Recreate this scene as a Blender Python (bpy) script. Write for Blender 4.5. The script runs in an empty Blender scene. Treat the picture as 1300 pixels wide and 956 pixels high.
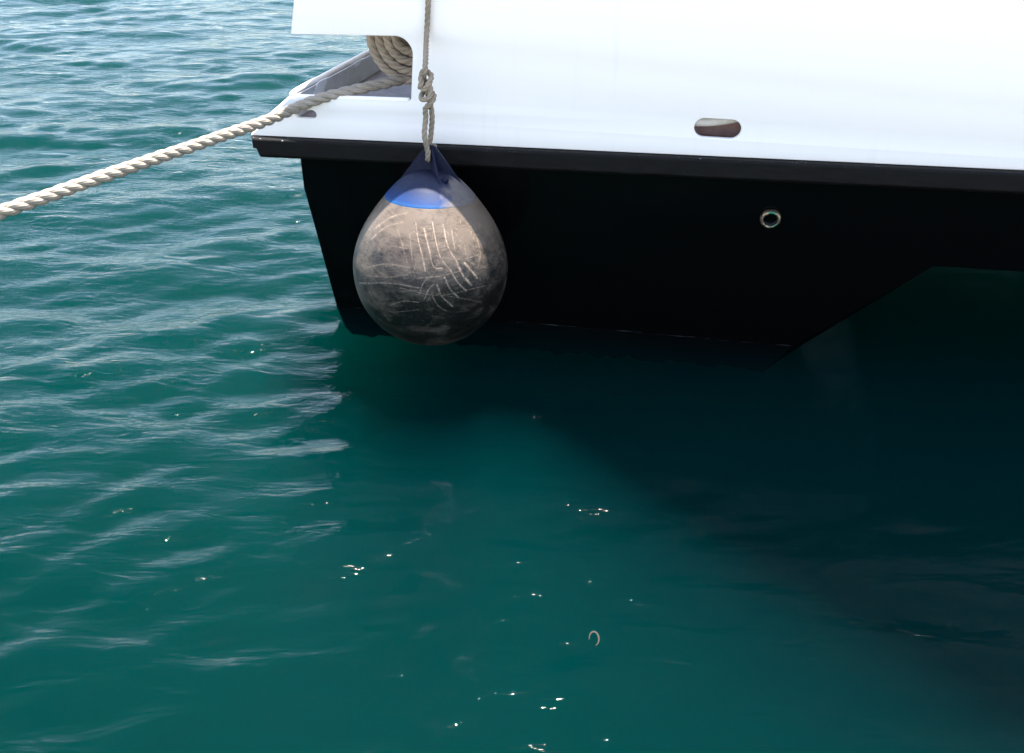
import bpy, bmesh, math, random
import numpy as np
from mathutils import Vector, Matrix
from math import radians, sin, cos, pi, sqrt, exp

rng = np.random.default_rng(7)
random.seed(7)
S = bpy.context.scene
COL = S.collection

# ------------------------------------------------------------------ camera
FPX, PITCH, ROLL, CAMZ = 1264.0, radians(31.0), radians(1.0), 2.0
Fw = Vector((0, cos(PITCH), -sin(PITCH)))
_R = Vector((1, 0, 0)); _U = Vector((0, sin(PITCH), cos(PITCH)))
Rt = _R*cos(ROLL) + _U*sin(ROLL)
Up = _U*cos(ROLL) - _R*sin(ROLL)
CAM = Vector((0, 0, CAMZ))
cd = bpy.data.cameras.new('camera'); co = bpy.data.objects.new('camera', cd); COL.objects.link(co)
cd.sensor_width = 36; cd.lens = FPX/1300*36; cd.clip_end = 2000; cd.clip_start = .05
co.matrix_world = Matrix(((Rt.x, Up.x, -Fw.x, CAM.x), (Rt.y, Up.y, -Fw.y, CAM.y), (Rt.z, Up.z, -Fw.z, CAM.z), (0, 0, 0, 1)))
S.camera = co

# ------------------------------------------------------------------ light
SUN_EL = radians(78)
SUN_H = Vector((0.10, 0.99, 0)).normalized()          # horizontal direction towards the sun
w = bpy.data.worlds.new('World'); S.world = w; w.use_nodes = True
nt = w.node_tree; bg = nt.nodes['Background']
sk = nt.nodes.new('ShaderNodeTexSky'); sk.sky_type = 'NISHITA'; sk.sun_disc = False
sk.sun_elevation = SUN_EL; sk.sun_rotation = math.atan2(SUN_H.x, SUN_H.y)
sk.air_density = 1.0; sk.dust_density = 1.2; sk.ozone_density = 1.2
hs = nt.nodes.new('ShaderNodeHueSaturation'); hs.inputs['Saturation'].default_value = .88; nt.links.new(sk.outputs[0], hs.inputs['Color'])
nt.links.new(hs.outputs[0], bg.inputs[0]); bg.inputs[1].default_value = 0.12
sd = bpy.data.lights.new('sun', 'SUN'); sd.energy = 5.0; sd.angle = radians(.35); sd.color = (1, .94, .86)
so = bpy.data.objects.new('sun', sd); COL.objects.link(so)
sdir = SUN_H*cos(SUN_EL) + Vector((0, 0, sin(SUN_EL)))
so.rotation_euler = sdir.to_track_quat('Z', 'Y').to_euler(); so.location = (0, 0, 20)
S.view_settings.view_transform = 'Standard'; S.view_settings.look = 'None'
S.view_settings.gamma = 1; S.view_settings.use_curve_mapping = False
S.view_settings.exposure = 2.2
S.render.engine = 'CYCLES'
S.cycles.max_bounces = 8; S.cycles.volume_bounces = 3; S.cycles.transparent_max_bounces = 16
S.cycles.use_denoising = True
S.cycles.caustics_reflective = False; S.cycles.caustics_refractive = False
S.cycles.sample_clamp_indirect = 4

# ------------------------------------------------------------------ helpers
def ray(x, y): return Fw + Rt*((x-650)/FPX) - Up*((y-478)/FPX)
def at_z(x, y, z=0.0):
    d = ray(x, y); return CAM + d*((z-CAM.z)/d.z)
A = at_z(428, 390); B = at_z(1005, 440)
ANG = math.atan2(B.y-A.y, B.x-A.x)
T = Vector((cos(ANG), sin(ANG), 0)); N = Vector((-sin(ANG), cos(ANG), 0))
def loc(P): d = P-A; return Vector((d.dot(T), d.dot(N), P.z))
def wor(p): return A + T*p[0] + N*p[1] + Vector((0, 0, p[2]))
def on_v(x, y, v):                       # point on the plane v = const (parallel to the boat's side), local coords
    d = ray(x, y); t = ((A + N*v) - CAM).dot(N)/d.dot(N); return loc(CAM + d*t)
def on_z(x, y, z): return loc(at_z(x, y, z))
def on_plane(x, y, P, n):                # local plane
    d0 = ray(x, y); c = loc(CAM); dl = Vector((d0.dot(T), d0.dot(N), d0.z))
    return c + dl*((Vector(P)-c).dot(n)/dl.dot(n))
def px(P):                               # world -> image px
    d = P-CAM; k = d.dot(Fw); return (650+FPX*d.dot(Rt)/k, 478-FPX*d.dot(Up)/k)

def tag(o, label=None, cat=None, group=None, kind=None):
    if label: o['label'] = label
    if cat: o['category'] = cat
    if group: o['group'] = group
    if kind: o['kind'] = kind
    return o
def empty(name, l, rz=0):
    o = bpy.data.objects.new(name, None); COL.objects.link(o); o.location = l; o.rotation_euler = (0, 0, rz)
    o.empty_display_size = .1; return o
def obj(name, me, mat, parent=None, smooth=True):
    if isinstance(me, bmesh.types.BMesh):
        m = bpy.data.meshes.new(name); bmesh.ops.recalc_face_normals(me, faces=me.faces); me.to_mesh(m); me.free(); me = m
    o = bpy.data.objects.new(name, me); COL.objects.link(o)
    me.materials.clear(); me.materials.append(mat)
    if smooth: me.polygons.foreach_set('use_smooth', [True]*len(me.polygons))
    if parent: o.parent = parent
    return o
def mesh_np(name, V, Fq):
    me = bpy.data.meshes.new(name); me.from_pydata([tuple(v) for v in V], [], [tuple(f) for f in Fq]); me.update(); return me
def auto(o, ang=35):
    me = o.data
    bm = bmesh.new(); bm.from_mesh(me)
    for e in bm.edges:
        e.smooth = not (len(e.link_faces) == 2 and e.calc_face_angle(0) > radians(ang))
    bm.to_mesh(me); bm.free(); return o
def bevel(o, w_, seg=3):
    m = o.modifiers.new('bevel', 'BEVEL'); m.width = w_; m.segments = seg; m.limit_method = 'ANGLE'; m.angle_limit = radians(30)
    return bake(o)
def bake(o):
    dg = bpy.context.evaluated_depsgraph_get(); e = o.evaluated_get(dg)
    me = bpy.data.meshes.new_from_object(e); o.modifiers.clear(); o.data = me; return o
def plate(name, outline, holes, v0, th, mat, parent, bev=.004):
    """sheet in the (u,z) plane at v0..v0+th, with holes and rounded edges"""
    cu = bpy.data.curves.new(name, 'CURVE'); cu.dimensions = '2D'; cu.fill_mode = 'BOTH'
    cu.extrude = th/2-bev; cu.bevel_depth = bev; cu.bevel_resolution = 2
    for pts in [outline]+holes:
        sp = cu.splines.new('POLY'); sp.points.add(len(pts)-1)
        for p, q in zip(sp.points, pts): p.co = (q[0], q[1], 0, 1)
        sp.use_cyclic_u = True
    cu.offset = -bev
    t = bpy.data.objects.new('tmp', cu); COL.objects.link(t)
    dg = bpy.context.evaluated_depsgraph_get(); dg.update()
    me = bpy.data.meshes.new_from_object(t.evaluated_get(dg)); bpy.data.objects.remove(t)
    me.transform(Matrix(((1, 0, 0, 0), (0, 0, -1, v0+th/2), (0, 1, 0, 0), (0, 0, 0, 1))))
    bm = bmesh.new(); bm.from_mesh(me); bmesh.ops.remove_doubles(bm, verts=bm.verts, dist=1e-5)
    o = obj(name, bm, mat, parent); return auto(o, 40)
def arc(cx, cy, r, a0, a1, n=8):
    return [(cx+r*cos(radians(a0+(a1-a0)*i/n)), cy+r*sin(radians(a0+(a1-a0)*i/n))) for i in range(n+1)]
def stadium(cx, cy, hw, r):
    return arc(cx+hw-r, cy, r, -90, 90, 12)+arc(cx-hw+r, cy, r, 90, 270, 12)
def prism(sec, v0, v1, v0fn=None):
    """closed section in (u,z) extruded along v; v0fn(u,z) gives a leaning front face"""
    bm = bmesh.new()
    f = [bm.verts.new((u, v0fn(u, z) if v0fn else v0, z)) for u, z in sec]
    b = [bm.verts.new((u, v1, z)) for u, z in sec]
    bm.faces.new(f); bm.faces.new(b[::-1]); n = len(sec)
    for i in range(n): bm.faces.new((f[i], b[i], b[(i+1) % n], f[(i+1) % n]))
    return bm
def box(bm, a, b):
    vs = [bm.verts.new((x, y, z)) for x in (a[0], b[0]) for y in (a[1], b[1]) for z in (a[2], b[2])]
    for q in ((0, 1, 3, 2), (4, 6, 7, 5), (0, 4, 5, 1), (2, 3, 7, 6), (0, 2, 6, 4), (1, 5, 7, 3)): bm.faces.new([vs[i] for i in q])
    return bm

def smooth_path(pts, step):
    """Catmull-Rom resample"""
    P = [np.array(p, float) for p in pts]
    P = [2*P[0]-P[1]]+P+[2*P[-1]-P[-2]]
    out = []
    for i in range(1, len(P)-2):
        a, b, c, d = P[i-1:i+3]
        L = np.linalg.norm(c-b); n = max(2, int(L/step))
        for k in range(n):
            t = k/n
            out.append(.5*((2*b)+(-a+c)*t+(2*a-5*b+4*c-d)*t*t+(-a+3*b-3*c+d)*t**3))
    out.append(P[-2]); return np.array(out)
def tube_arrays(path, rad, nseg, closed_ends=True):
    n = len(path); tg = np.gradient(path, axis=0); tg /= np.linalg.norm(tg, axis=1)[:, None]
    up = np.array([0, 0, 1.]) if abs(tg[0][2]) < .9 else np.array([1., 0, 0])
    nr = np.cross(tg[0], up); nr /= np.linalg.norm(nr); fr = []
    for i in range(n):
        nr = nr-tg[i]*np.dot(nr, tg[i]); nr /= np.linalg.norm(nr); fr.append((nr.copy(), np.cross(tg[i], nr)))
    return tg, fr
def tube(path, rad, nseg=12, V=None, Fq=None, UV=None, uoff=0):
    own = V is None
    if own: V, Fq, UV = [], [], []
    tg, fr = tube_arrays(path, rad, nseg); b0 = len(V); n = len(path)
    L = 0
    rr = rad if hasattr(rad, '__len__') else [rad]*n
    for i in range(n):
        if i: L += np.linalg.norm(path[i]-path[i-1])
        for k in range(nseg):
            a = 2*pi*k/nseg; V.append(path[i]+rr[i]*(cos(a)*fr[i][0]+sin(a)*fr[i][1])); UV.append((L+uoff, k/nseg))
    for i in range(n-1):
        for k in range(nseg):
            Fq.append((b0+i*nseg+k, b0+i*nseg+(k+1) % nseg, b0+(i+1)*nseg+(k+1) % nseg, b0+(i+1)*nseg+k))
    Fq.append(tuple(b0+k for k in range(nseg))[::-1]); Fq.append(tuple(b0+(n-1)*nseg+k for k in range(nseg)))
    return V, Fq, UV
def rope_mesh(name, pts, R, pitch=None, strands=3, hand=1, jitter=.03, nseg=14, ph0=0):
    """laid rope: real helical strands wound round the path"""
    pitch = pitch or R*6.4
    path = smooth_path(pts, pitch/22); tg, fr = tube_arrays(path, R, nseg)
    s = np.concatenate([[0], np.cumsum(np.linalg.norm(np.diff(path, axis=0), axis=1))])
    V, Fq, UV = [], [], []
    rs, off = R*.56, R*.47
    for k in range(strands):
        wob = 1+jitter*np.sin(s/pitch*3.1+k*2)+jitter*.8*np.sin(s/pitch*7.7+k*5)
        ph = ph0+hand*2*pi*s/pitch+2*pi*k/strands+.12*np.sin(s/pitch*2.3)
        c = np.array([path[i]+off*(cos(ph[i])*fr[i][0]+sin(ph[i])*fr[i][1]) for i in range(len(path))])
        tube(c, rs*wob, nseg, V, Fq, UV, uoff=k*3.7)
    me = mesh_np(name, V, Fq)
    uvl = me.uv_layers.new(name='UVMap'); UVa = np.array(UV)
    li = np.zeros(len(me.loops), int); me.loops.foreach_get('vertex_index', li)
    uvl.data.foreach_set('uv', UVa[li].ravel().astype(np.float32))
    return me

# ------------------------------------------------------------------ materials
class M:
    def __init__(s, name, col=(.5, .5, .5), rough=.5, metal=0, spec=.5, coat=0, ior=1.5):
        s.m = bpy.data.materials.new(name); s.m.use_nodes = True; s.t = s.m.node_tree
        s.b = s.t.nodes['Principled BSDF']; s.set(col, rough, metal, spec, coat, ior)
    def set(s, col, rough, metal, spec, coat, ior):
        b = s.b.inputs; b['Base Color'].default_value = (*col, 1); b['Roughness'].default_value = rough
        b['Metallic'].default_value = metal; b['Specular IOR Level'].default_value = spec
        b['Coat Weight'].default_value = coat; b['IOR'].default_value = ior
    def n(s, typ, **k):
        nd = s.t.nodes.new(typ)
        for a, v in k.items():
            if a.startswith('i_'): nd.inputs[a[2:].replace('_', ' ')].default_value = v
            else: setattr(nd, a, v)
        return nd
    def l(s, a, b): s.t.links.new(a, b)
    def coord(s, out='Object', scale=(1, 1, 1), rot=(0, 0, 0)):
        c = s.n('ShaderNodeTexCoord'); mp = s.n('ShaderNodeMapping'); mp.inputs['Scale'].default_value = scale
        mp.inputs['Rotation'].default_value = rot; s.l(c.outputs[out], mp.inputs['Vector']); return mp.outputs[0]
    def noise(s, vec, scale, detail=4, rough=.55, dist=0):
        n = s.n('ShaderNodeTexNoise'); n.inputs['Scale'].default_value = scale; n.inputs['Detail'].default_value = detail
        n.inputs['Roughness'].default_value = rough; n.inputs['Distortion'].default_value = dist
        s.l(vec, n.inputs['Vector']); return n.outputs['Fac']
    def ramp(s, fac, stops):
        r = s.n('ShaderNodeValToRGB'); e = r.color_ramp.elements
        while len(e) < len(stops): e.new(.5)
        for q, (p, c) in zip(e, stops):
            q.position = p; q.color = (*c, 1) if hasattr(c, '__len__') else (c, c, c, 1)
        s.l(fac, r.inputs[0]); return r.outputs[0]
    def mix(s, fac, a, b, mode='MIX'):
        m = s.n('ShaderNodeMix'); m.data_type = 'RGBA'; m.blend_type = mode
        for inp, v in ((m.inputs['Factor'], fac), (m.inputs['A'], a), (m.inputs['B'], b)):
            if hasattr(v, 'is_output'): s.l(v, inp)
            elif hasattr(v, '__len__'): inp.default_value = (*v, 1)
            else: inp.default_value = v
        return m.outputs['Result']
    def math(s, op, a, b=0, c=0):
        m = s.n('ShaderNodeMath'); m.operation = op
        for i, v in enumerate((a, b, c)):
            if hasattr(v, 'is_output'): s.l(v, m.inputs[i])
            else: m.inputs[i].default_value = v
        return m.outputs[0]
    def bump(s, h, dist, strength=1, nrm=None):
        b = s.n('ShaderNodeBump'); b.inputs['Distance'].default_value = dist; b.inputs['Strength'].default_value = strength
        s.l(h, b.inputs['Height'])
        if nrm: s.l(nrm, b.inputs['Normal'])
        return b.outputs[0]
    def base(s, c): s.l(c, s.b.inputs['Base Color'])
    def nrm(s, n): s.l(n, s.b.inputs['Normal'])
    def ro(s, r): s.l(r, s.b.inputs['Roughness'])

# white painted steel
mw = M('white_paint', (.8, .8, .8), .85, spec=.12)
v = mw.coord(); big = mw.noise(v, 1.3, 3); fine = mw.noise(v, 55, 3)
streak = mw.noise(mw.coord(scale=(14, 14, .8)), 2.2, 4)
c = mw.mix(mw.ramp(streak, [(.6, 0.), (.9, 1.)]), (.91, .84, .775), (.85, .78, .72))
spots = mw.ramp(mw.noise(mw.coord(scale=(1, 1, 2.2)), 26, 5, .65), [(.74, 0.), (.80, .3)])
c = mw.mix(spots, c, (.5, .47, .43)); mw.base(c)
mw.nrm(mw.bump(fine, .0006, .4))
# inner bulwark grey paint
mg = M('grey_weathered_paint', (.3, .3, .31), .6)
v = mg.coord(); n1 = mg.noise(v, 7, 6, .7); n2 = mg.noise(mg.coord(scale=(1, 1, 3)), 38, 4, .7)
c = mg.mix(mg.ramp(n1, [(.35, 0.), (.7, 1.)]), (.66, .645, .65), (.46, .435, .42))
c = mg.mix(mg.ramp(n2, [(.6, 0.), (.75, .7)]), c, (.1, .085, .075)); mg.base(c); mg.nrm(mg.bump(n2, .001, .5))
md = M('deck_paint', (.14, .13, .14), .7)
v = md.coord(); n1 = md.noise(v, 9, 6, .7); n2 = md.noise(v, 60, 3)
md.base(md.mix(md.ramp(n1, [(.35, 0.), (.7, 1.)]), (.24, .215, .22), (.13, .112, .108))); md.nrm(md.bump(n2, .001, .6))
# black hull gloss
mh = M('black_hull_paint', (.002, .002, .0022), .07, spec=.14, coat=0)
v = mh.coord(); big = mh.noise(v, 2.2, 2); sp = mh.noise(v, 120, 2, .7)
c = mh.mix(mh.ramp(sp, [(.79, 0.), (.81, .5)]), (.002, .002, .0022), (.1, .09, .085))
sx = mh.n('ShaderNodeSeparateXYZ'); mh.l(mh.coord(), sx.inputs[0])
zz = mh.math('ADD', sx.outputs['Z'], mh.math('MULTIPLY', mh.math('SUBTRACT', mh.noise(mh.coord(scale=(1, 1, .2)), 5, 3), .5), .022))
band = mh.math('LESS_THAN', mh.math('ABSOLUTE', mh.math('SUBTRACT', zz, .004)), .0015)
band = mh.math('MULTIPLY', band, mh.ramp(mh.noise(mh.coord(scale=(1, 1, .2)), 9, 3), [(.48, .0), (.66, .45)]))
c = mh.mix(band, c, (.16, .17, .18)); mh.base(c)
mh.ro(mh.ramp(mh.noise(v, 4, 5, .6), [(.3, .05), (.75, .2)]))
mh.nrm(mh.bump(big, .012, .35))
# rail
mr = M('black_rail_paint', (.008, .0075, .0075), .6, spec=.12)
v = mr.coord(); sp = mr.noise(v, 90, 3, .7); du = mr.noise(mr.coord(scale=(3, 3, 14)), 3, 5, .7)
c = mr.mix(mr.ramp(du, [(.4, 0.), (.75, 1.)]), (.004, .0036, .0035), (.010, .009, .0085))
c = mr.mix(mr.ramp(sp, [(.745, 0.), (.775, .75)]), c, (.25, .23, .21)); mr.base(c)
mr.nrm(mr.bump(mr.noise(v, 25, 4), .003, .5)); mr.ro(mr.ramp(du, [(.3, .5), (.8, .75)]))
mst = M('sun_streak_white', (.8, .8, .8), .5)  # plain white for the sunlight streaks inside the bulwark

def rope_mat(name, ca, cb, cd_, yarn=220):
    m = M(name, ca, .85, spec=.2)
    uv = m.coord('UV', scale=(1, 1, 1)); v = m.coord()
    sx = m.n('ShaderNodeSeparateXYZ'); m.l(uv, sx.inputs[0])
    ph = m.math('ADD', m.math('MULTIPLY', sx.outputs['X'], yarn), m.math('MULTIPLY', sx.outputs['Y'], 2*pi*9))
    ya = m.math('SINE', ph)
    n1 = m.noise(v, 14, 5, .7); n2 = m.noise(v, 260, 3, .7)
    c = m.mix(m.ramp(n1, [(.35, 0.), (.7, 1.)]), ca, cb)
    c = m.mix(m.ramp(m.math('ADD', m.math('MULTIPLY', ya, .3), n2), [(.1, .5), (.55, 0.)]), c, cd_)
    m.base(c)
    m.nrm(m.bump(n2, .0012, .6, m.bump(ya, .0007, .6))); return m
mrope = rope_mat('cream_rope', (.36, .31, .25), (.26, .22, .17), (.15, .12, .085))
mrope2 = rope_mat('tan_rope', (.36, .29, .215), (.26, .205, .15), (.12, .09, .06), 420)
mcoil = rope_mat('brown_rope', (.44, .35, .265), (.32, .25, .185), (.14, .105, .075))

# ------------------------------------------------------------------ sea
def waves(X, Y):
    Z = np.zeros_like(X); Zs = np.zeros_like(X); r = np.random.default_rng(21)
    # long ripples with crests lying roughly across the view
    for lam, amp, nn, spread in ((2.3, .008, 7, .35), (1.1, .008, 12, .30), (.55, .0072, 18, .34), (.30, .0042, 26, .38), (.17, .0029, 34, .5)):
        for i in range(nn):
            l = lam*r.uniform(.72, 1.35); th = radians(106)+r.normal(0, spread)
            k = 2*pi/l; a = amp*r.uniform(.4, 1)*l/lam/sqrt(nn)*1.6
            s = np.sin(k*(X*cos(th)+Y*sin(th))+r.uniform(0, 2*pi))
            (Z if lam > .5 else Zs).__iadd__(a*(s+.22*(1-2*np.abs(s))))
    # gusts: ripples come and go
    return Z*(.45+.55/(1+np.exp(-(Y-3.2)*2.5)))+Zs*(.9-.15/(1+np.exp(-(Y-4.5)*1.5))+.22*np.sin(X*2.1+Y*1.2)*np.sin(Y*1.9-X*.8+1))
cx = np.arange(-6.2, 5.0, .026); cy = np.arange(.3, 13.0, .026)
far = np.array([1, 3, 8, 20, 50, 120, 300.])
xs = np.concatenate([cx[0]-far[::-1], cx, cx[-1]+far]); ys = np.concatenate([cy[0]-far[::-1], cy, cy[-1]+far])
X, Y = np.meshgrid(xs, ys); fade = np.clip(np.minimum.reduce([(X-cx[0])/1.0, (cx[-1]-X)/1.0, (Y-cy[0])/.5+1, (cy[-1]-Y)/1.5]), 0, 1)
mod = 1.0+.22*np.sin(X*.9+Y*.55+1)+.15*np.sin(X*1.7-Y*1.3+2)
Z = waves(X, Y)*fade*mod
calm = 1-.42/(1+np.exp(-(X-(-.15)-(3.5-Y)*.35)*3.2))*np.clip((5.5-Y)/1.2, 0, 1)        # sheltered water in the lee of the hull
Z *= calm*(1-.82/(1+np.exp(-(X-.9-(Y-3.5)*.1)*4))/(1+np.exp(-(Y-2.2)*4)))
nx, ny = len(xs), len(ys)
V = np.stack([X.ravel(), Y.ravel(), Z.ravel()], 1)
idx = np.arange(nx*ny).reshape(ny, nx)
Q = np.stack([idx[:-1, :-1], idx[:-1, 1:], idx[1:, 1:], idx[1:, :-1]], -1).reshape(-1, 4)
per = list(idx[0, :])+list(idx[1:, -1])+list(idx[-1, -2::-1])+list(idx[-2:0:-1, 0])
nb = len(V); DEPTH = -9.0
V2 = np.concatenate([V, np.array([[V[i][0], V[i][1], DEPTH] for i in per])])
sides = [(per[(i+1) % len(per)], per[i], nb+i, nb+(i+1) % len(per)) for i in range(len(per))]
me = bpy.data.meshes.new('water')
nf = len(Q)+len(sides)+1
me.vertices.add(len(V2)); me.vertices.foreach_set('co', V2.ravel())
loops = np.concatenate([Q.ravel(), np.array(sides).ravel(), np.arange(nb, nb+len(per))[::-1]])
me.loops.add(len(loops)); me.loops.foreach_set('vertex_index', loops.astype(np.int32))
st = np.concatenate([np.arange(len(Q)+len(sides))*4, [4*(len(Q)+len(sides))]])
me.polygons.add(nf); me.polygons.foreach_set('loop_start', st.astype(np.int32))
me.update(calc_edges=True); me.validate()

ma = M('sea_water'); t = ma.t; t.nodes.remove(ma.b); out = t.nodes['Material Output']
v = ma.coord('Object')
h1 = ma.noise(ma.coord('Object', scale=(.55, 1.7, 1), rot=(0, 0, radians(14))), 5, 3, .5, .6)
h2 = ma.noise(ma.coord('Object', scale=(.6, 1.5, 1), rot=(0, 0, radians(-12))), 15, 3, .55, .5)
h2 = ma.math('POWER', ma.math('SUBTRACT', 1., ma.math('ABSOLUTE', ma.math('MULTIPLY_ADD', h2, 2., -1.))), 3.)
gust = ma.ramp(ma.noise(v, 1.1, 3), [(.35, .25), (.7, 1.)])
sxw = ma.n('ShaderNodeSeparateXYZ'); ma.l(v, sxw.inputs[0])      # the water between the hulls lies sheltered
m1 = ma.n('ShaderNodeMapRange'); m1.inputs['From Min'].default_value = .7; m1.inputs['From Max'].default_value = 1.5; ma.l(sxw.outputs['X'], m1.inputs['Value'])
m2 = ma.n('ShaderNodeMapRange'); m2.inputs['From Min'].default_value = 1.5; m2.inputs['From Max'].default_value = 2.6; ma.l(sxw.outputs['Y'], m2.inputs['Value'])
shel = ma.math('MULTIPLY_ADD', ma.math('MULTIPLY', m1.outputs[0], m2.outputs[0]), -.8, 1.)
bb = ma.n('ShaderNodeBump'); bb.inputs['Distance'].default_value = .035; ma.l(ma.math('MULTIPLY', shel, .45), bb.inputs['Strength']); ma.l(h1, bb.inputs['Height']); bn = bb.outputs[0]
m3 = ma.n('ShaderNodeMapRange'); m3.inputs['From Min'].default_value = 2.5; m3.inputs['From Max'].default_value = 3.8; m3.inputs['To Min'].default_value = .5; ma.l(sxw.outputs['Y'], m3.inputs['Value'])
gust = ma.math('MULTIPLY', ma.math('MULTIPLY', gust, shel), m3.outputs[0])
b2 = ma.n('ShaderNodeBump'); b2.inputs['Distance'].default_value = .0036; ma.l(gust, b2.inputs['Strength']); ma.l(h2, b2.inputs['Height']); ma.l(bn, b2.inputs['Normal'])
nrm = b2.outputs[0]
geo = ma.n('ShaderNodeNewGeometry'); dp = ma.n('ShaderNodeVectorMath', operation='DOT_PRODUCT')
ma.l(nrm, dp.inputs[0]); ma.l(geo.outputs['Incoming'], dp.inputs[1])
cth = ma.math('MINIMUM', ma.math('ABSOLUTE', dp.outputs['Value']), 1.)
fr = ma.math('MULTIPLY_ADD', ma.math('POWER', ma.math('SUBTRACT', 1., cth), 5.), .98, .0022)
gl = ma.n('ShaderNodeBsdfGlossy'); gl.inputs['Roughness'].default_value = .08; ma.l(nrm, gl.inputs['Normal'])
tr = ma.n('ShaderNodeBsdfTransparent'); mx = ma.n('ShaderNodeMixShader')
ma.l(fr, mx.inputs[0]); ma.l(tr.outputs[0], mx.inputs[1]); ma.l(gl.outputs[0], mx.inputs[2]); ma.l(mx.outputs[0], out.inputs['Surface'])
va = ma.n('ShaderNodeVolumeAbsorption'); vs = ma.n('ShaderNodeVolumeScatter'); ad = ma.n('ShaderNodeAddShader')
va.inputs['Density'].default_value = 2.8; va.inputs['Color'].default_value = (0, .71, .63, 1)
vs.inputs['Density'].default_value = .098; vs.inputs['Color'].default_value = (.0, .60, .70, 1); vs.inputs['Anisotropy'].default_value = .0
ma.l(va.outputs[0], ad.inputs[0]); ma.l(vs.outputs[0], ad.inputs[1]); ma.l(ad.outputs[0], out.inputs['Volume'])
ma.m.cycles.homogeneous_volume = True
water = obj('water', me, ma.m); tag(water, kind='structure')
msb = M('seabed_silt', (.05, .06, .05), .95); v = msb.coord(); msb.base(msb.ramp(msb.noise(v, .8, 5), [(.3, (.03, .045, .04)), (.7, (.07, .08, .06))]))
bm = bmesh.new(); box(bm, (-320, -320, DEPTH-1), (320, 330, DEPTH+2.5)); tag(obj('seabed', bm, msb.m, smooth=False), kind='structure')

# ------------------------------------------------------------------ quay the photograph was taken from
mq = M('quay_concrete', (.5, .46, .4), .9); v = mq.coord(); n1 = mq.noise(v, 3, 8, .7)
mq.base(mq.mix(mq.ramp(n1, [(.3, 0.), (.7, 1.)]), (.5, .46, .40), (.38, .34, .28))); mq.nrm(mq.bump(mq.noise(v, 30, 5), .01, .6))
bm = bmesh.new(); box(bm, (-60, -40, DEPTH+2), (60, .15, .55)); o = obj('quay', bm, mq.m, smooth=False); bevel(o, .02, 2); tag(o, kind='structure')

# ------------------------------------------------------------------ boat
boat = empty('moored_boat', A, ANG)
tag(boat, 'white and black steel boat with overhanging black rubbing rail, seen close at its corner', 'boat')
VW = -.17          # outer face of the white side
VR = -.205         # outer face of the rubbing rail
def P(x, y, v=VW): q = on_v(x, y, v); return (q.x, q.z)
L_UR = 5.2; BACK = 3.9
rl, rr_ = P(322, 176, VR), P(1300, 221, VR)
slope = (rr_[1]-rl[1])/(rr_[0]-rl[0])
def zr(u): return rl[1]+slope*(u-rl[0])          # top line of the rail
sloc = Vector((sdir.dot(T), sdir.dot(N), sdir.z))
RB, vc = .28, -.395
for _ in range(6): cw = wor(on_v(547, 341, vc)); RB = 97.5/FPX*(cw-CAM).dot(Fw)
cl = loc(cw)
rd = ray(619, 338).normalized(); oc = CAM-cw; bq = oc.dot(rd); bp = loc(CAM+rd*(-bq-sqrt(max(0, bq*bq-(oc.length_squared-RB*RB)))))
ZW = bp.z+sloc.z*(VW-bp.y)/sloc.y          # height of the side plating
# hull
hu = {k: on_v(*q, VW) for k, q in {'tl': (380, 198)}.items()}
def vfront(u, z): return 0 if z <= 0 else -.15*min(z/.74, 1.0)
def on_hull(x, y):
    z = .3
    for _ in range(12): q = on_v(x, y, vfront(0, z)); z = q.z
    return q
q0 = on_hull(381, 199); q1 = on_hull(386, 238); q2 = on_hull(1185, 338); q3 = on_hull(1300, 345)
w0 = loc(A); w1 = loc(B)
sB = (w1.z-q2.z)/(w1.x-q2.x); keel = -.125
uk = w1.x+(keel)/sB*.55
zb = lambda u: q2.z+(q3.z-q2.z)/(q3.x-q2.x)*(u-q2.x)
sec = [(q0.x, zr(q0.x)-.03), (q1.x, q1.z), (w0.x, 0.0), (w0.x+.03, keel+.03)]+[(w0.x+.03+(w1.x-.12-w0.x)*(i+1)/60, keel-.007*sin(i*.9)-.006*sin(i*2.3+1)+.005*rng.normal()) for i in range(59)]+[(w1.x-.10, keel-.01), (w1.x, 0.0), (q2.x, q2.z), (q3.x, q3.z), (L_UR, zb(L_UR)), (L_UR, zr(L_UR)-.03)]
# subdivide the outline so the flare is smooth
sec2 = []
for i, (a, b) in enumerate(zip(sec, sec[1:]+sec[:1])):
    sec2.append(a)
bm = prism(sec2, 0, BACK, vfront)
bmesh.ops.triangulate(bm, faces=[f for f in bm.faces if len(f.verts) > 4])
# cut front face by horizontal lines so that it follows the flare
for zc in (0.0, ):
    g = bm.verts[:]+bm.edges[:]+bm.faces[:]
    bmesh.ops.bisect_plane(bm, geom=g, plane_co=(0, 0, zc), plane_no=(0, 0, 1))
hull = obj('hull', bm, mh.m, boat, smooth=False)
for vv in hull.data.vertices:
    if vv.co.y < 1: vv.co.y = vfront(vv.co.x, vv.co.z)
# rail: solid bar following the sheer, chamfered end
rt, rh = .0, .076
bm = bmesh.new()
u0, u1 = P(313, 172, VR)[0]+.02, L_UR
prof = [(VR+.006, .0), (VR, -.006), (VR, -rh+.012), (VR+.012, -rh), (VR+.12, -rh-.004), (VR+.12, .0)]
ul = [u0, u1]
rings = []
for j, u in enumerate(ul):
    ring = []
    for (vv, dz) in prof:
        uu = u
        if j == 0: uu = u+(.0 if vv < VR+.05 else -.055)
        if j == 0 and dz < -.05: uu += .022
        ring.append(bm.verts.new((uu, vv, zr(uu)+dz)))
    rings.append(ring)
n = len(prof)
for i in range(n): bm.faces.new((rings[0][i], rings[0][(i+1) % n], rings[1][(i+1) % n], rings[1][i]))
bm.faces.new(rings[0][::-1]); bm.faces.new(rings[1])
rail = obj('rubbing_rail', bm, mr.m, boat, smooth=False); bevel(rail, .003, 2); auto(rail, 35)
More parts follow.
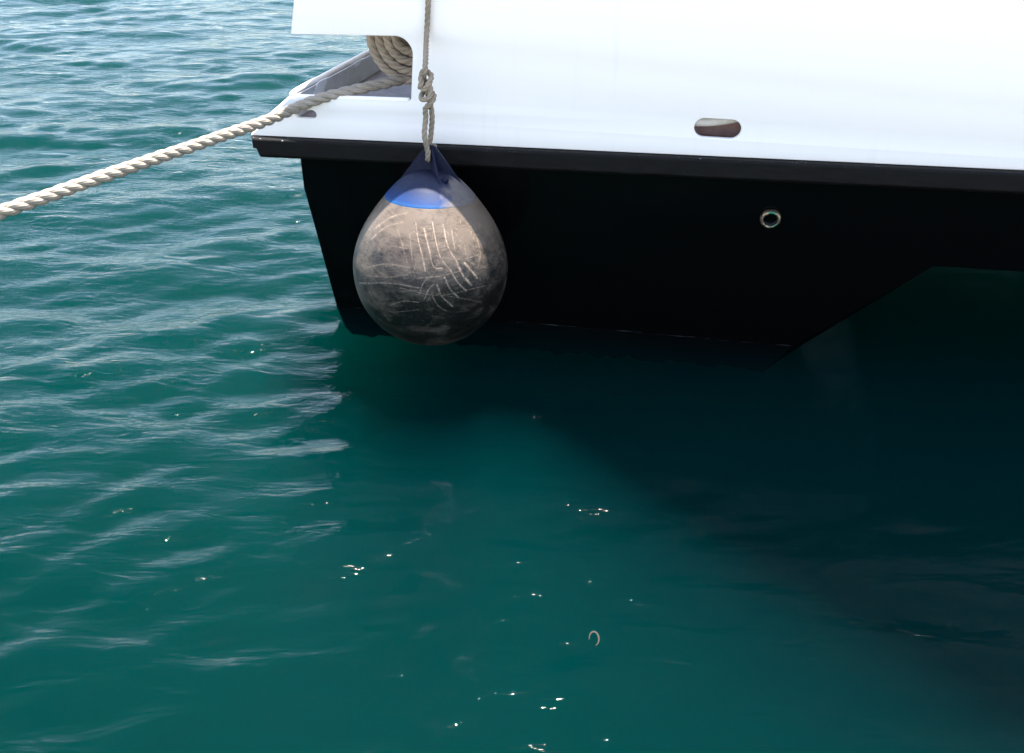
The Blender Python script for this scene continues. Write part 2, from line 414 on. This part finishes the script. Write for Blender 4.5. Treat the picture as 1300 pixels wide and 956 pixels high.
# rail returns along the transom
t0 = on_v(366, 123, VW); zs = t0.z                 # corner of the bulwark rim
tb = on_z(465, 70, zs); tdir = Vector((tb.x-t0.x, tb.y-t0.y, 0)); tdir.normalize()
tn = Vector((tdir.y, -tdir.x, 0))                  # pointing inboard (right)
bm = bmesh.new()
ps = Vector((u0-.05, VR+.115, 0))
for a0, a1 in (((0, 0), (15.6, 0)),):
    p = [ps+tdir*0, ps+tdir*3.7, ps+tdir*3.7+tn*.25, ps+tn*.25]
    lo = [bm.verts.new((q.x, q.y, zr(ps.x)-rh)) for q in p]; hi = [bm.verts.new((q.x, q.y, zr(ps.x)-.003)) for q in p]
    bm.faces.new(lo[::-1]); bm.faces.new(hi)
    for i in range(4): bm.faces.new((lo[i], lo[(i+1) % 4], hi[(i+1) % 4], hi[i]))
obj('rubbing_rail', bm, mr.m, boat, smooth=False)
# white side sheet with mooring opening and two slots
SY = 1.0
zt = ZW
sl = [P(522, 128.5), P(367, 124)]
tr_c = P(523, 47); rad = .065
el = P(369, 43.5); er = P(523, 47)
eu = P(373, 0)
lean = (eu[0]-el[0])/(eu[1]-el[1])
out_ = [(P(319, 173)[0], zr(P(319, 173)[0])+.001)]
uu = np.linspace(out_[0][0], L_UR, 30)[1:]
out_ += [(u, zr(u)+.001) for u in uu]
out_ += [(L_UR, zt), (el[0]+lean*(zt-el[1])*.6, zt), eu, (el[0], el[1])]
R1 = .062
out_ += arc(er[0]-R1, er[1]-R1, R1, 88, 0, 10)
R2 = .012; lr = sl[0]
out_ += arc(lr[0]-R2, lr[1]+R2, R2, 0, -90, 5)
out_ += [sl[1]]
sA = P(911, 163.5); sAw = (P(941, 165)[0]-P(881, 163)[0])/2; sAr = (P(911, 151.5)[1]-P(911, 176)[1])/2
sC = P(386, 145); 
slot1 = stadium(sA[0], sA[1], sAw, sAr)
slot2 = stadium(sC[0]+.006, sC[1], .042, .016)
side = plate('side_plating', out_, [slot1, slot2], VW, .022, mw.m, boat, .0035)
# rim round the opening sill and along the transom
zt0 = zs
pts = [(lr[0]-.01, VW+.011, lr[1]-.002), ((lr[0]+t0.x)/2, VW+.011, (lr[1]+zs)/2-.002), (t0.x+.05, VW+.011, zs-.001), (t0.x+.012, VW+.02, zs), (t0.x+.004, VW+.05, zs+.002)]
for k in (.1, .3, .8, 1.5, 2.6, 3.6):
    q = Vector((t0.x, VW+.03, 0))+tdir*k; pts.append((q.x, q.y, zs+.004))
Vv, Ff, UVv = tube(smooth_path(pts, .02), .0115, 12)
obj('bulwark_rim', mesh_np('bulwark_rim', Vv, Ff), mw.m, boat)
# transom bulwark plate: inner and outer face, outer one sloping down to the rail
pl0 = Vector((t0.x, VW+.03, zs)); nn = tn.copy()
base = on_plane(462, 96.5, pl0, nn); zdk = base.z
zdk = max(zs-.16, min(zdk, zs-.05))
bm = bmesh.new()
a = Vector((t0.x+.004, VW+.024, 0)); b = a+tdir*3.6
ob = Vector((u0-.045+.004, VR+.12, 0)); obb = ob+tdir*3.6
quad = [(a, zs), (b, zs), (b+tn*.012, zs), (a+tn*.012, zs)]
def V3(p, z): return bm.verts.new((p.x, p.y, z))
i0, i1 = V3(a+tn*.012, zdk-.02), V3(b+tn*.012, zdk-.02); t_i0, t_i1 = V3(a+tn*.012, zs), V3(b+tn*.012, zs)
bm.faces.new((i0, i1, t_i1, t_i0))
inner = obj('transom_bulwark', bm, mg.m, boat, smooth=False)
m_ = inner.modifiers.new('s', 'SOLIDIFY'); m_.thickness = .006; m_.offset = 1; bake(inner)
bm = bmesh.new()
o0, o1, o2, o3 = V3(a, zs), V3(b, zs), V3(obb, zr(u0)), V3(ob, zr(u0)); bm.faces.new((o0, o1, o2, o3))
q0_ = V3(Vector((P(319, 173)[0]+.003, VW+.004, 0)), zr(u0)); q1_ = V3(Vector((t0.x, VW+.004, 0)), zs-.006)
bm.faces.new((q1_, o0, o3, q0_))
ou = obj('transom_plating', bm, mw.m, boat, smooth=False)
m_ = ou.modifiers.new('s', 'SOLIDIFY'); m_.thickness = .006; m_.offset = 0; bake(ou)
# streaks of sunlight on the bulwark's inside, made as thin white plates
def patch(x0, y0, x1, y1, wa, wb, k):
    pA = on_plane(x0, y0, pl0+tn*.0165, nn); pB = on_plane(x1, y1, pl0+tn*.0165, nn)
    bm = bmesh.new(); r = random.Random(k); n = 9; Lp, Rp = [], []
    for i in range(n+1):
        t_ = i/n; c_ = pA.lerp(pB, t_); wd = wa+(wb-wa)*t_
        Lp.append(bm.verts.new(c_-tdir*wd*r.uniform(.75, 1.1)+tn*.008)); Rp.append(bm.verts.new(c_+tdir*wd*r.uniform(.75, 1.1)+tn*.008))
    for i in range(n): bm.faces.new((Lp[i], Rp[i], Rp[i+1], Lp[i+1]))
    o = obj('sun_streak', bm, mst.m, boat, smooth=False); m_ = o.modifiers.new('s', 'SOLIDIFY'); m_.thickness = .003; m_.offset = 0; bake(o)
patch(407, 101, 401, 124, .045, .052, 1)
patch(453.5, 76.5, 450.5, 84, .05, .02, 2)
# deck: one sheet from the side plating to the far side
bm = bmesh.new()
dk = [(t0.x+.02, VW+.022), (L_UR, VW+.022), (L_UR, BACK-.2), ((a+tdir*3.5).x+.02, BACK-.7)]
lo = [bm.verts.new((x, y, zdk-.03)) for x, y in dk]; hi = [bm.verts.new((x, y, zdk)) for x, y in dk]
bm.faces.new(lo[::-1]); bm.faces.new(hi)
for i in range(4): bm.faces.new((lo[i], lo[(i+1) % 4], hi[(i+1) % 4], hi[i]))
obj('deck', bm, md.m, boat, smooth=False)
# behind the plating: mooring deck roof, cabin, and an added block to shade water
bm = bmesh.new(); box(bm, (el[0]-.02, VW+.0225, zt-.10), (L_UR-.02, BACK-.3, zt-.03)); obj('roof', bm, mw.m, boat, smooth=False)
bm = bmesh.new(); box(bm, (lr[0]+.45, VW+1.1, zdk+.002), (L_UR-.1, BACK-.4, zt-.101)); obj('cabin', bm, mw.m, boat, smooth=False)
wedge = [(.50, zt-.029), (.9, 3.8), (1.3, 5.6), (1.75, 7.4), (2.3, 9.4), (3.1, 11.5), (L_UR-.3, 12.5), (L_UR-.3, zt-.029)]  # unseen wedge, profile shaped so its shadow darkens the water on the right
obj('shade_wedge', prism(wedge, VW+.35, BACK-.9), mw.m, boat, smooth=False)
# trough behind the oval slot: worn bracket and rusty tube
mb = M('rust_brown', (.3, .16, .13), .75); v = mb.coord(); mb.base(mb.ramp(mb.noise(v, 30, 5, .7), [(.3, (.3, .17, .14)), (.75, (.45, .28, .23))]))
bm = bmesh.new(); box(bm, (sA[0]-.13, VW+.0225, sA[1]-.07), (sA[0]+.13, VW+.14, sA[1]-.06))
box(bm, (sA[0]-.13, VW+.12, sA[1]-.0595), (sA[0]+.13, VW+.13, sA[1]+.07)); box(bm, (sA[0]-.13, VW+.0225, sA[1]+.0705), (sA[0]+.13, VW+.14, sA[1]+.08))
obj('fairlead_box', bm, mb.m, boat, smooth=False)
mt = M('worn_beige_metal', (.42, .37, .33), .6); v = mt.coord(); mt.base(mt.ramp(mt.noise(v, 40, 5, .7), [(.3, (.8, .74, .68)), (.75, (.55, .48, .42))]))
V_, F_, U_ = tube(smooth_path([(sA[0]-.12, VW+.06, sA[1]+.006), (sA[0]-.03, VW+.06, sA[1]+.010), (sA[0]+.05, VW+.065, sA[1]+.024), (sA[0]+.12, VW+.07, sA[1]+.045)], .01), .020, 14)
obj('fairlead_roller', mesh_np('r', V_, F_), mt.m, boat)
bm = bmesh.new(); box(bm, (sC[0]-.08, VW+.03, sC[1]-.05), (sC[0]+.08, VW+.037, zdk-.031)); obj('slot_backing', bm, mg.m, boat, smooth=False)
# bronze drain fitting in the hull
dc = on_hull(978, 277); nf_ = Vector((0, -1, -.2)).normalized()
fit = empty('drain_fitting', (0, 0, 0)); fit.parent = boat
def lathe(profile, n=32, name='l'):
    V, Fq = [], []
    for (r, z) in profile:
        for k in range(n): V.append((r*cos(2*pi*k/n), r*sin(2*pi*k/n), z))
    for i in range(len(profile)-1):
        for k in range(n): Fq.append((i*n+k, i*n+(k+1) % n, (i+1)*n+(k+1) % n, (i+1)*n+k))
    return V, Fq
mbz = M('bronze', (.42, .29, .2), .32, metal=.85)
v = mbz.coord(); mbz.base(mbz.ramp(mbz.noise(v, 42, 3, .6), [(.42, (.55, .42, .33)), (.52, (.40, .22, .12)), (.60, (.03, .16, .1))])); mbz.nrm(mbz.bump(mbz.noise(v, 150, 3), .001, .5))
V_, F_ = lathe([(.026, -.045), (.026, .010), (.028, .015), (.032, .016), (.037, .012), (.039, .004), (.039, -.002), (.035, -.003)])
fl = obj('flange', mesh_np('flange', V_, F_), mbz.m, fit)
mdk = M('drain_bore', (.03, .03, .035), .35); V_, F_ = lathe([(.0255, .008), (.0245, -.01), (.022, -.02), (.010, -.024), (.0005, -.024)])
bo = obj('bore', mesh_np('bore', V_, F_), mdk.m, fit)
qr = nf_.to_track_quat('Z', 'Y').to_euler()
fit.location = dc+nf_*.001; fit.rotation_euler = qr
# white flecks where the paint has chipped along the top edge of the rail
sx = mr.n('ShaderNodeSeparateXYZ'); mr.l(mr.coord(), sx.inputs[0])
dz = mr.math('SUBTRACT', sx.outputs['Z'], mr.math('MULTIPLY_ADD', sx.outputs['X'], slope, rl[1]-slope*rl[0]))
nz = mr.noise(mr.coord(scale=(1, 1, 2.5)), 70, 3, .7)
mk = mr.math('MULTIPLY', mr.ramp(nz, [(.66, 0.), (.69, .8)]), mr.ramp(mr.math('MULTIPLY', dz, -100), [(.35, 1.), (.75, 0.)]))
mk = mr.math('MULTIPLY', mk, mr.ramp(mr.noise(mr.coord(), 2.3, 2), [(.5, 0.), (.56, 1.)]))
old = mr.b.inputs['Base Color'].links[0].from_socket
mr.base(mr.mix(mk, old, (.6, .62, .66)))

# ------------------------------------------------------------------ fender
FM = Matrix.Translation(cw) @ Matrix.Rotation(radians(-6), 4, T) @ Matrix.Translation((0, 0, -RB))
fender = empty('round_fender', (0, 0, 0), 0); fender.matrix_world = FM
tag(fender, 'scuffed grey teardrop mooring fender with a faded blue top hanging against the black hull', 'fender')
prof = [(.0001, -1.0), (.2, -.982), (.4, -.92), (.6, -.80), (.78, -.625), (.91, -.41), (.98, -.18), (1.0, .03), (.98, .22), (.915, .43), (.82, .62), (.70, .80), (.59, .94), (.575, .958)]
cap = [(.578, .952), (.572, .968), (.50, 1.05), (.41, 1.14), (.31, 1.215), (.21, 1.265), (.1, 1.29), (.0001, 1.295)]
def dense(pr, n):
    p = smooth_path([(a, b, 0) for a, b in pr], .01)[:, :2]
    s = np.concatenate([[0], np.cumsum(np.linalg.norm(np.diff(p, axis=0), axis=1))]); q = np.linspace(0, s[-1], n)
    return [(max(1e-4, np.interp(t_, s, p[:, 0])), np.interp(t_, s, p[:, 1])) for t_ in q]
pb = dense(prof, 520); NS = 900
V_, F_ = lathe([(r*RB, (z+1)*RB) for r, z in pb], NS)
me = mesh_np('fender_body', V_, F_)
Vw = np.array(V_)@np.array(FM.to_3x3()).T+np.array(FM.translation)
dd = Vw-np.array(CAM); kk = dd@np.array(Fw); pxs = 650+FPX*(dd@np.array(Rt))/kk; pys = 478-FPX*(dd@np.array(Up))/kk
cen = np.array(cw); facing = ((Vw-cen)*(np.array(CAM)-Vw)).sum(1) > 0
att = np.zeros(len(Vw))
def stroke(pts, wd, st, fade_=True):
    p = smooth_path([(x/3.296+420, y/3.296+170, 0) for x, y in pts], .8)[:, :2]
    sel = np.where(facing & (pxs > p[:, 0].min()-6) & (pxs < p[:, 0].max()+6) & (pys > p[:, 1].min()-6) & (pys < p[:, 1].max()+6))[0]
    if len(sel) == 0: return
    r = np.random.default_rng(int(pts[0][0]*7+pts[0][1])); n = len(p)
    ww = wd*.78*(.7+.5*np.interp(np.arange(n), np.linspace(0, n, 7), r.random(7)))
    ii = st*(.45+.55*np.interp(np.arange(n), np.linspace(0, n, 9), r.random(9)))
    d2 = np.hypot(pxs[sel][:, None]-p[None, :, 0], pys[sel][:, None]-p[None, :, 1]); j = d2.argmin(1)
    val = ii[j]*np.exp(-(d2.min(1)/ww[j])**2*1.2); att[sel] = np.maximum(att[sel], val)
ST = [([(355, 370), (365, 440), (385, 520), (395, 575)], .9, .8), ([(390, 395), (410, 480), (430, 555), (465, 562)], 1.0, .9), ([(425, 370), (440, 450), (460, 520), (500, 570)], .9, .8),
      ([(470, 380), (490, 470), (530, 540)], 1.0, .9), ([(505, 400), (520, 490)], .8, .6), ([(530, 545), (555, 595), (587, 632)], 1.9, 1), ([(560, 540), (590, 575), (612, 602)], 1.7, 1),
      ([(500, 570), (530, 620), (565, 655)], 1.3, 1), ([(475, 600), (500, 650), (535, 685)], 1.1, .9), ([(445, 632), (465, 680), (507, 720)], 1.3, .95), ([(425, 680), (450, 720), (485, 742)], .8, .6),
      ([(290, 645), (450, 675), (650, 635)], .6, .6), ([(120, 625), (250, 625), (370, 645)], .9, .7), ([(440, 510), (540, 525), (620, 505)], .7, .7), ([(360, 605), (460, 595), (540, 575)], .7, .6),
      ([(160, 660), (200, 720), (260, 745), (370, 735)], .6, .5), ([(300, 660), (380, 655), (470, 675), (560, 690), (630, 705)], .5, .5), ([(370, 670), (390, 620), (430, 590)], .9, .6),
      ([(390, 695), (410, 650), (430, 630)], .9, .6), ([(405, 700), (425, 660)], .8, .5), ([(330, 420), (340, 520), (352, 570)], .6, .5), ([(280, 400), (300, 470), (320, 540)], .6, .4),
      ([(250, 715), (310, 700), (370, 705)], .9, .5), ([(150, 560), (230, 545), (330, 560)], 1.4, .3), ([(130, 590), (230, 600), (320, 590)], 1.4, .3), ([(180, 400), (250, 350), (320, 330)], 1.6, .35),
      ([(170, 440), (230, 390), (300, 370)], 1.1, .35), ([(260, 470), (320, 480)], .8, .4), ([(450, 420), (455, 500), (480, 545)], .5, .5), ([(560, 480), (575, 530), (600, 545)], .6, .5), ([(610, 430), (625, 500), (615, 560)], .7, .5)]
for p_, wd, st_ in ST: stroke(p_, wd, st_)
r = np.random.default_rng(3)
for i in range(170):       # stray nicks
    x0 = r.uniform(300, 640); y0 = r.uniform(360, 640); an = r.uniform(-.6, 1.9); ln = r.uniform(4, 22)
    stroke([(x0, y0), (x0+ln*cos(an), y0+ln*sin(an))], r.uniform(.3, .6), r.uniform(.25, .8))
# and on the side turned away, worked out round the axis
phi = np.arctan2(np.array(V_)[:, 1], np.array(V_)[:, 0]); hz = np.array(V_)[:, 2]/RB
for i in range(60):
    p0 = r.uniform(-.2, 2.6); z0 = r.uniform(.5, 1.9); an = r.uniform(-.9, .9)+pi/2*(i % 3 == 0); ln = r.uniform(.05, .35); tt = np.linspace(0, ln, 30)
    pp = p0+tt*cos(an); zz_ = z0+tt*sin(an)+.1*np.sin(tt*6)
    sel = np.where(~facing & (np.abs(phi-p0) < .5) & (np.abs(hz-z0) < .5))[0]
    if len(sel): 
        d2 = np.hypot(phi[sel][:, None]-pp[None], hz[sel][:, None]-zz_[None]).min(1); att[sel] = np.maximum(att[sel], .7*np.exp(-(d2/.012)**2))
at_ = me.attributes.new('scuff', 'FLOAT', 'POINT'); at_.data.foreach_set('value', att.astype(np.float32))

mf = M('scuffed_vinyl', (.1, .09, .085), .42, spec=.35)
v = mf.coord()
n1 = mf.noise(mf.coord(scale=(1, 1, 1.6)), 7, 6, .66, .4); n2 = mf.noise(mf.coord(scale=(1, 1, 2.6), rot=(.5, .3, 0)), 24, 6, .72, 1.2); n3 = mf.noise(v, 150, 4, .7)
sx = mf.n('ShaderNodeSeparateXYZ'); mf.l(v, sx.inputs[0])
hb = mf.ramp(mf.math('MULTIPLY', sx.outputs['Z'], 1/RB/2.2), [(.0, .5), (.14, .12), (.36, .22), (.55, .36), (.74, .6), (1., .85)])
dust = mf.math('ADD', mf.math('MULTIPLY', hb, .40), mf.math('MULTIPLY', mf.math('ADD', mf.math('MULTIPLY', n1, 1.3), mf.math('MULTIPLY', n2, .75)), .50))
c = mf.mix(mf.ramp(dust, [(.58, 0.), (.80, 1.)]), (.006, .005, .0045), (.115, .088, .067))
c = mf.mix(mf.ramp(n3, [(.56, 0.), (.72, .45)]), c, (.13, .10, .078))
an = mf.n('ShaderNodeAttribute'); an.attribute_name = 'scuff'
sf = mf.math('MULTIPLY', an.outputs['Fac'], mf.ramp(mf.noise(v, 95, 4, .75), [(.38, .1), (.56, 1.)]))
c = mf.mix(sf, c, (.50, .37, .275)); mf.base(c)
mf.ro(mf.ramp(n1, [(.3, .27), (.75, .5)])); mf.nrm(mf.bump(n2, .0012, .6, mf.bump(an.outputs['Fac'], .0008, .5)))
obj('fender_body', me, mf.m, fender)
mc = M('faded_blue_vinyl', (.02, .08, .4), .6, spec=.25)
v = mc.coord(); n1 = mc.noise(v, 16, 6, .7); n2 = mc.noise(mc.coord(scale=(1, 1, 3), rot=(0, .5, 0)), 40, 5, .7)
sx = mc.n('ShaderNodeSeparateXYZ'); mc.l(v, sx.inputs[0])
edge = mc.ramp(mc.math('DIVIDE', sx.outputs['Z'], RB), [(0, (.02, .14, .55)), (1, (.02, .14, .55))])
zc = mc.math('DIVIDE', mc.math('SUBTRACT', sx.outputs['Z'], RB*1.95), RB*.36)
blue = mc.ramp(zc, [(.0, (.002, .075, .22)), (.14, (.002, .028, .12)), (.5, (.004, .012, .045)), (1., (.005, .007, .02))])
blue = mc.mix(mc.ramp(n2, [(.45, 0.), (.75, .5)]), blue, (.02, .025, .045))
# the side turned to the sea has bleached and gathered grime
gr = mc.ramp(mc.math('ADD', mc.math('MULTIPLY', sx.outputs['X'], 1/RB*1.1), mc.math('MULTIPLY', n1, .55)), [(.47, 0.), (.62, 1.)])
grime = mc.mix(n2, (.06, .055, .06), (.15, .13, .125))
mc.base(mc.mix(gr, blue, grime)); mc.nrm(mc.bump(n2, .001, .5))
V_, F_ = lathe([(r_*RB, (z+1)*RB) for r_, z in dense(cap, 60)], 160)
capo = obj('fender_cap', mesh_np('cap', V_, F_), mc.m, fender)
# lifting eye: a hollow-sided pyramid of webs with a hole through it
me_ = M('navy_vinyl', (.02, .03, .13), .5, spec=.15)
v = me_.coord(); n2 = me_.noise(v, 60, 5, .7)
me_.base(me_.mix(me_.ramp(n2, [(.45, 0.), (.75, .6)]), (.005, .007, .024), (.02, .02, .028))); me_.nrm(me_.bump(n2, .0008, .5))
ZA = 1.60
ribm = bmesh.new()
th = .0075
def web(bm, a, w0, w1, zb_, zt_, th, inset=0):
    d = Vector((cos(a), sin(a), 0)); s = Vector((-sin(a), cos(a), 0))
    P4 = [(-w0, zb_), (w0, zb_), (w1, zt_-.02), (w1*.6, zt_), (-w1*.6, zt_), (-w1, zt_-.02)]
    f = [bm.verts.new(d*(x*RB)+s*th/2+Vector((0, 0, (z+1)*RB))) for x, z in P4]; b = [bm.verts.new(d*(x*RB)-s*th/2+Vector((0, 0, (z+1)*RB))) for x, z in P4]
    bm.faces.new(f); bm.faces.new(b[::-1])
    for i in range(6): bm.faces.new((f[i], b[i], b[(i+1) % 6], f[(i+1) % 6]))
AE = radians(-6)
web(ribm, AE, .44, .07, 1.09, ZA, .012)
eye = obj('lifting_eye', ribm, me_.m, fender, smooth=False)
zh = 1.44
bm = bmesh.new(); bmesh.ops.create_cone(bm, cap_ends=True, segments=24, radius1=.0125, radius2=.0125, depth=.12, matrix=Matrix.Translation((-.006, 0, (zh+1)*RB)) @ Matrix.Rotation(AE, 4, 'Z') @ Matrix.Rotation(pi/2, 4, 'X'))
cut = obj('cut', bm, me_.m); bo_ = eye.modifiers.new('b', 'BOOLEAN'); bo_.object = cut
cut.matrix_world = FM
bpy.context.view_layer.update(); bake(eye); bpy.data.objects.remove(cut)
bevel(eye, .002, 2); auto(eye, 40)
# side webs that flare from the eye down to the cap
bm = bmesh.new()
for sgn, aa in ((1, radians(-66)), (-1, radians(-66))):
    d = Vector((cos(aa), sin(aa), 0))*sgn; s = Vector((-sin(aa), cos(aa), 0))*.0038
    pr = [(.045, ZA-.03), (.10, 1.52), (.17, 1.42), (.26, 1.30), (.40, 1.12), (.24, 1.20), (.10, 1.26), (.03, 1.34)]
    f = [bm.verts.new(d*(x*RB)+s+Vector((0, 0, (z+1)*RB))) for x, z in pr]; b = [bm.verts.new(d*(x*RB)-s+Vector((0, 0, (z+1)*RB))) for x, z in pr]
    bm.faces.new(f); bm.faces.new(b[::-1]); k = len(pr)
    for i in range(k): bm.faces.new((f[i], b[i], b[(i+1) % k], f[(i+1) % k]))
wb = obj('eye_web', bm, me_.m, fender, smooth=False); bevel(wb, .0015, 2)
V_, F_ = lathe([(.0001, .022), (.006, .021), (.010, .016), (.0125, .008), (.0145, 0), (.016, -.012)], 20)
vl = obj('inflation_plug', mesh_np('plug', V_, F_), me_.m, fender); av = radians(-50); rv = .30*RB
vl.location = (rv*cos(av)*.98, rv*sin(av)*.98, (1.205+1)*RB); vl.rotation_euler = (Vector((cos(av)*.75, sin(av)*.75, .75)).to_track_quat('Z', 'Y')).to_euler()

# ------------------------------------------------------------------ fender lanyard with its knot
def w_(x, y, v): return tuple(wor(on_v(x, y, v)))
ap = FM @ Vector((0, 0, (ZA+1)*RB)); hol = FM @ Vector((-.006, 0, (zh+1)*RB))
vA = loc(ap).y
vk = vA+.02
def tier(y): return vk+(.0)*y
fn = Vector(-N)
lp = [w_(545.5, -130, VW-.013), w_(543.5, 0, VW-.014), w_(541.5, 45, VW-.03), w_(540, 84, vk-.02)]
p_main = [np.array(q) for q in lp]+[np.array(w_(538, 100, vk-.0)), np.array(w_(543, 118, vk)), np.array(w_(547, 135, vk)), np.array(w_(548.5, 150, vk)), np.array(w_(547, 172, vk+.0)),
          np.array(w_(545, 186, vA+.02)), np.array(ap+Vector((.012, .028, -.012))), np.array(hol+Vector((.003, .022, .002))), np.array(hol+Vector((0, 0, -.001))), np.array(hol+Vector((-.002, -.020, .004))),
          np.array(hol+Vector((-.001, -.022, .03))), np.array(w_(539, 172, vA-.025)), np.array(w_(540.5, 150, vk-.015)), np.array(w_(540, 138, vk-.02)),
          np.array(w_(547, 131, vk-.028)), np.array(w_(551, 122, vk-.01)), np.array(w_(545, 116, vk+.02)), np.array(w_(536, 119, vk-.0)), np.array(w_(536, 126, vk-.028)), np.array(w_(545, 124, vk-.035)),
          np.array(w_(546, 110, vk-.02)), np.array(w_(540, 103, vk+.012)), np.array(w_(534, 108, vk-.01)), np.array(w_(539, 113, vk-.035)), np.array(w_(546, 103, vk-.028)),
          np.array(w_(547, 95, vk-.0)), np.array(w_(538, 90, vk+.01)), np.array(w_(534.5, 99, vk-.018)), np.array(w_(535, 106, vk-.03)), np.array(w_(533, 112, vk-.03))]
me = rope_mesh('fender_lanyard', p_main, .0099, jitter=.02, nseg=10)
knot = obj('fender_rope', me, mrope2.m); tag(knot, 'thin tan rope with a lumpy knot, hanging down the white side to hold the fender', 'rope')

# ------------------------------------------------------------------ mooring rope
RM = .0205
zd = zdk
pm = []
e0 = Vector(wor(on_v(386, 133, VW-.02)))
endp = CAM+ray(-260, 325)*1.0
# runs from the rim to a bollard point near the quay
k_end = 2.45/ray(-260, 322).dot(Fw)
pE = CAM+ray(-260, 334)*k_end
pts = [tuple(wor(on_v(600, 82, VW+.55))), tuple(wor(on_v(560, 92, VW+.34))), tuple(wor(on_v(521, 99, VW+.19))), tuple(wor(on_v(480, 107.5, VW+.10))), tuple(wor(on_v(440, 116.5, VW+.03))), tuple(wor(on_v(405, 125.5, VW-.005))), tuple(wor(on_v(384, 133.5, VW-.022)))]
def along(x, y, f): 
    # depth falls evenly from the rail to the quay end
    zc0 = (Vector(pts[6])-CAM).dot(Fw); k = 1/((1-f)/zc0+f/2.45)
    r_ = ray(x, y); return tuple(CAM+r_*(k/r_.dot(Fw)))
for x, y in ((340, 152.5), (291, 169.5), (243, 186), (194, 202.5), (145, 219), (97, 236), (48, 253), (-60, 291), (-160, 327), (-260, 364)):
    pts.append(along(x, y, (384-x)/644.0))
q_ = Vector(pts[-1]); print('rope end', q_)
pts += [(q_.x-.9, q_.y-.85, max(q_.z-.05, .72)), (q_.x-1.9, .2, .60), (q_.x-2.6, -.5, .574), (q_.x-3.1, -.9, .574)]
me = rope_mesh('mooring_rope', pts, RM, pitch=RM*6.8, jitter=.035, nseg=16, hand=1)
moor = obj('mooring_rope', me, mrope.m); tag(moor, 'thick cream three-strand mooring rope stretched over the water from the bulwark opening', 'rope')

# ------------------------------------------------------------------ coil hung inside the opening
cc = on_v(521, 40, VW+.16); turns = []
for lay, v0 in ((0, 0.0), (1, .05)):
    seq = range(0, 4*24+1)
    tmp = []
    for i in seq:
        a_ = 2*pi*i/24; rr2 = .044+.032*i/24
        tmp.append((cc.x+rr2*cos(a_)*1.0, cc.y+v0+.006*sin(3*a_+lay), cc.z+rr2*sin(a_)*1.12))
    turns += tmp if lay == 0 else tmp[::-1]
me = rope_mesh('rope_coil', [tuple(wor(q)) for q in turns], .0168, pitch=.0168*5.8, jitter=.05, nseg=12, hand=-1)
coil = obj('rope_coil', me, mcoil.m); tag(coil, 'coil of thick brown rope hung behind the rounded opening in the white side', 'rope coil')
# second loop lying on deck beside the mooring rope
me = rope_mesh('deck_rope', [tuple(wor((lr[0]+.35, VW+.36, zd+.03))), tuple(wor((lr[0]+.1, VW+.26, zd+.024))), tuple(wor((lr[0]-.03, VW+.17, zd+.024))), tuple(wor((lr[0]-.06, VW+.12, zd+.024))), tuple(wor((lr[0]-.01, VW+.10, zd+.024))), tuple(wor((lr[0]+.2, VW+.16, zd+.024))), tuple(wor((lr[0]+.5, VW+.2, zd+.024)))], .019, jitter=.04, nseg=12)
o = obj('deck_rope', me, mcoil.m); tag(o, 'short bight of brown rope lying on the dark deck under the mooring rope', 'rope')

# ------------------------------------------------------------------ a fallen leaf afloat
ml = M('dry_leaf', (.025, .023, .016), .9)
lc = at_z(754, 813, .012); bm = bmesh.new(); ctr = []
for i in range(15):
    t_ = i/14; a_ = -pi*.45+pi*1.5*t_; ctr.append((.013*cos(a_), .024*sin(a_), .004+.004*sin(pi*t_)))
prev = None
for i, q in enumerate(ctr):
    wd = .0022*sin(pi*(i+.5)/15)+.0006; d = Vector(q).normalized()
    p1 = bm.verts.new(Vector(q)-d*wd); p2 = bm.verts.new(Vector(q)+d*wd)
    if prev: bm.faces.new((prev[0], prev[1], p2, p1))
    prev = (p1, p2)
leaf = obj('floating_leaf', bm, ml.m); m_ = leaf.modifiers.new('s', 'SOLIDIFY'); m_.thickness = .0008; bake(leaf); leaf.location = lc
tag(leaf, 'tiny curled dry leaf floating on the dark green water below the hull', 'leaf')

bpy.context.view_layer.update()
print('zr ZW', ZW, bp, zr(0), 'zs', zs, 'zdk', zdk, 'raw base', base.z, 'R', RB, 'cw', cw, 'apex px', px(ap), 'corner px', px(wor(t0)))
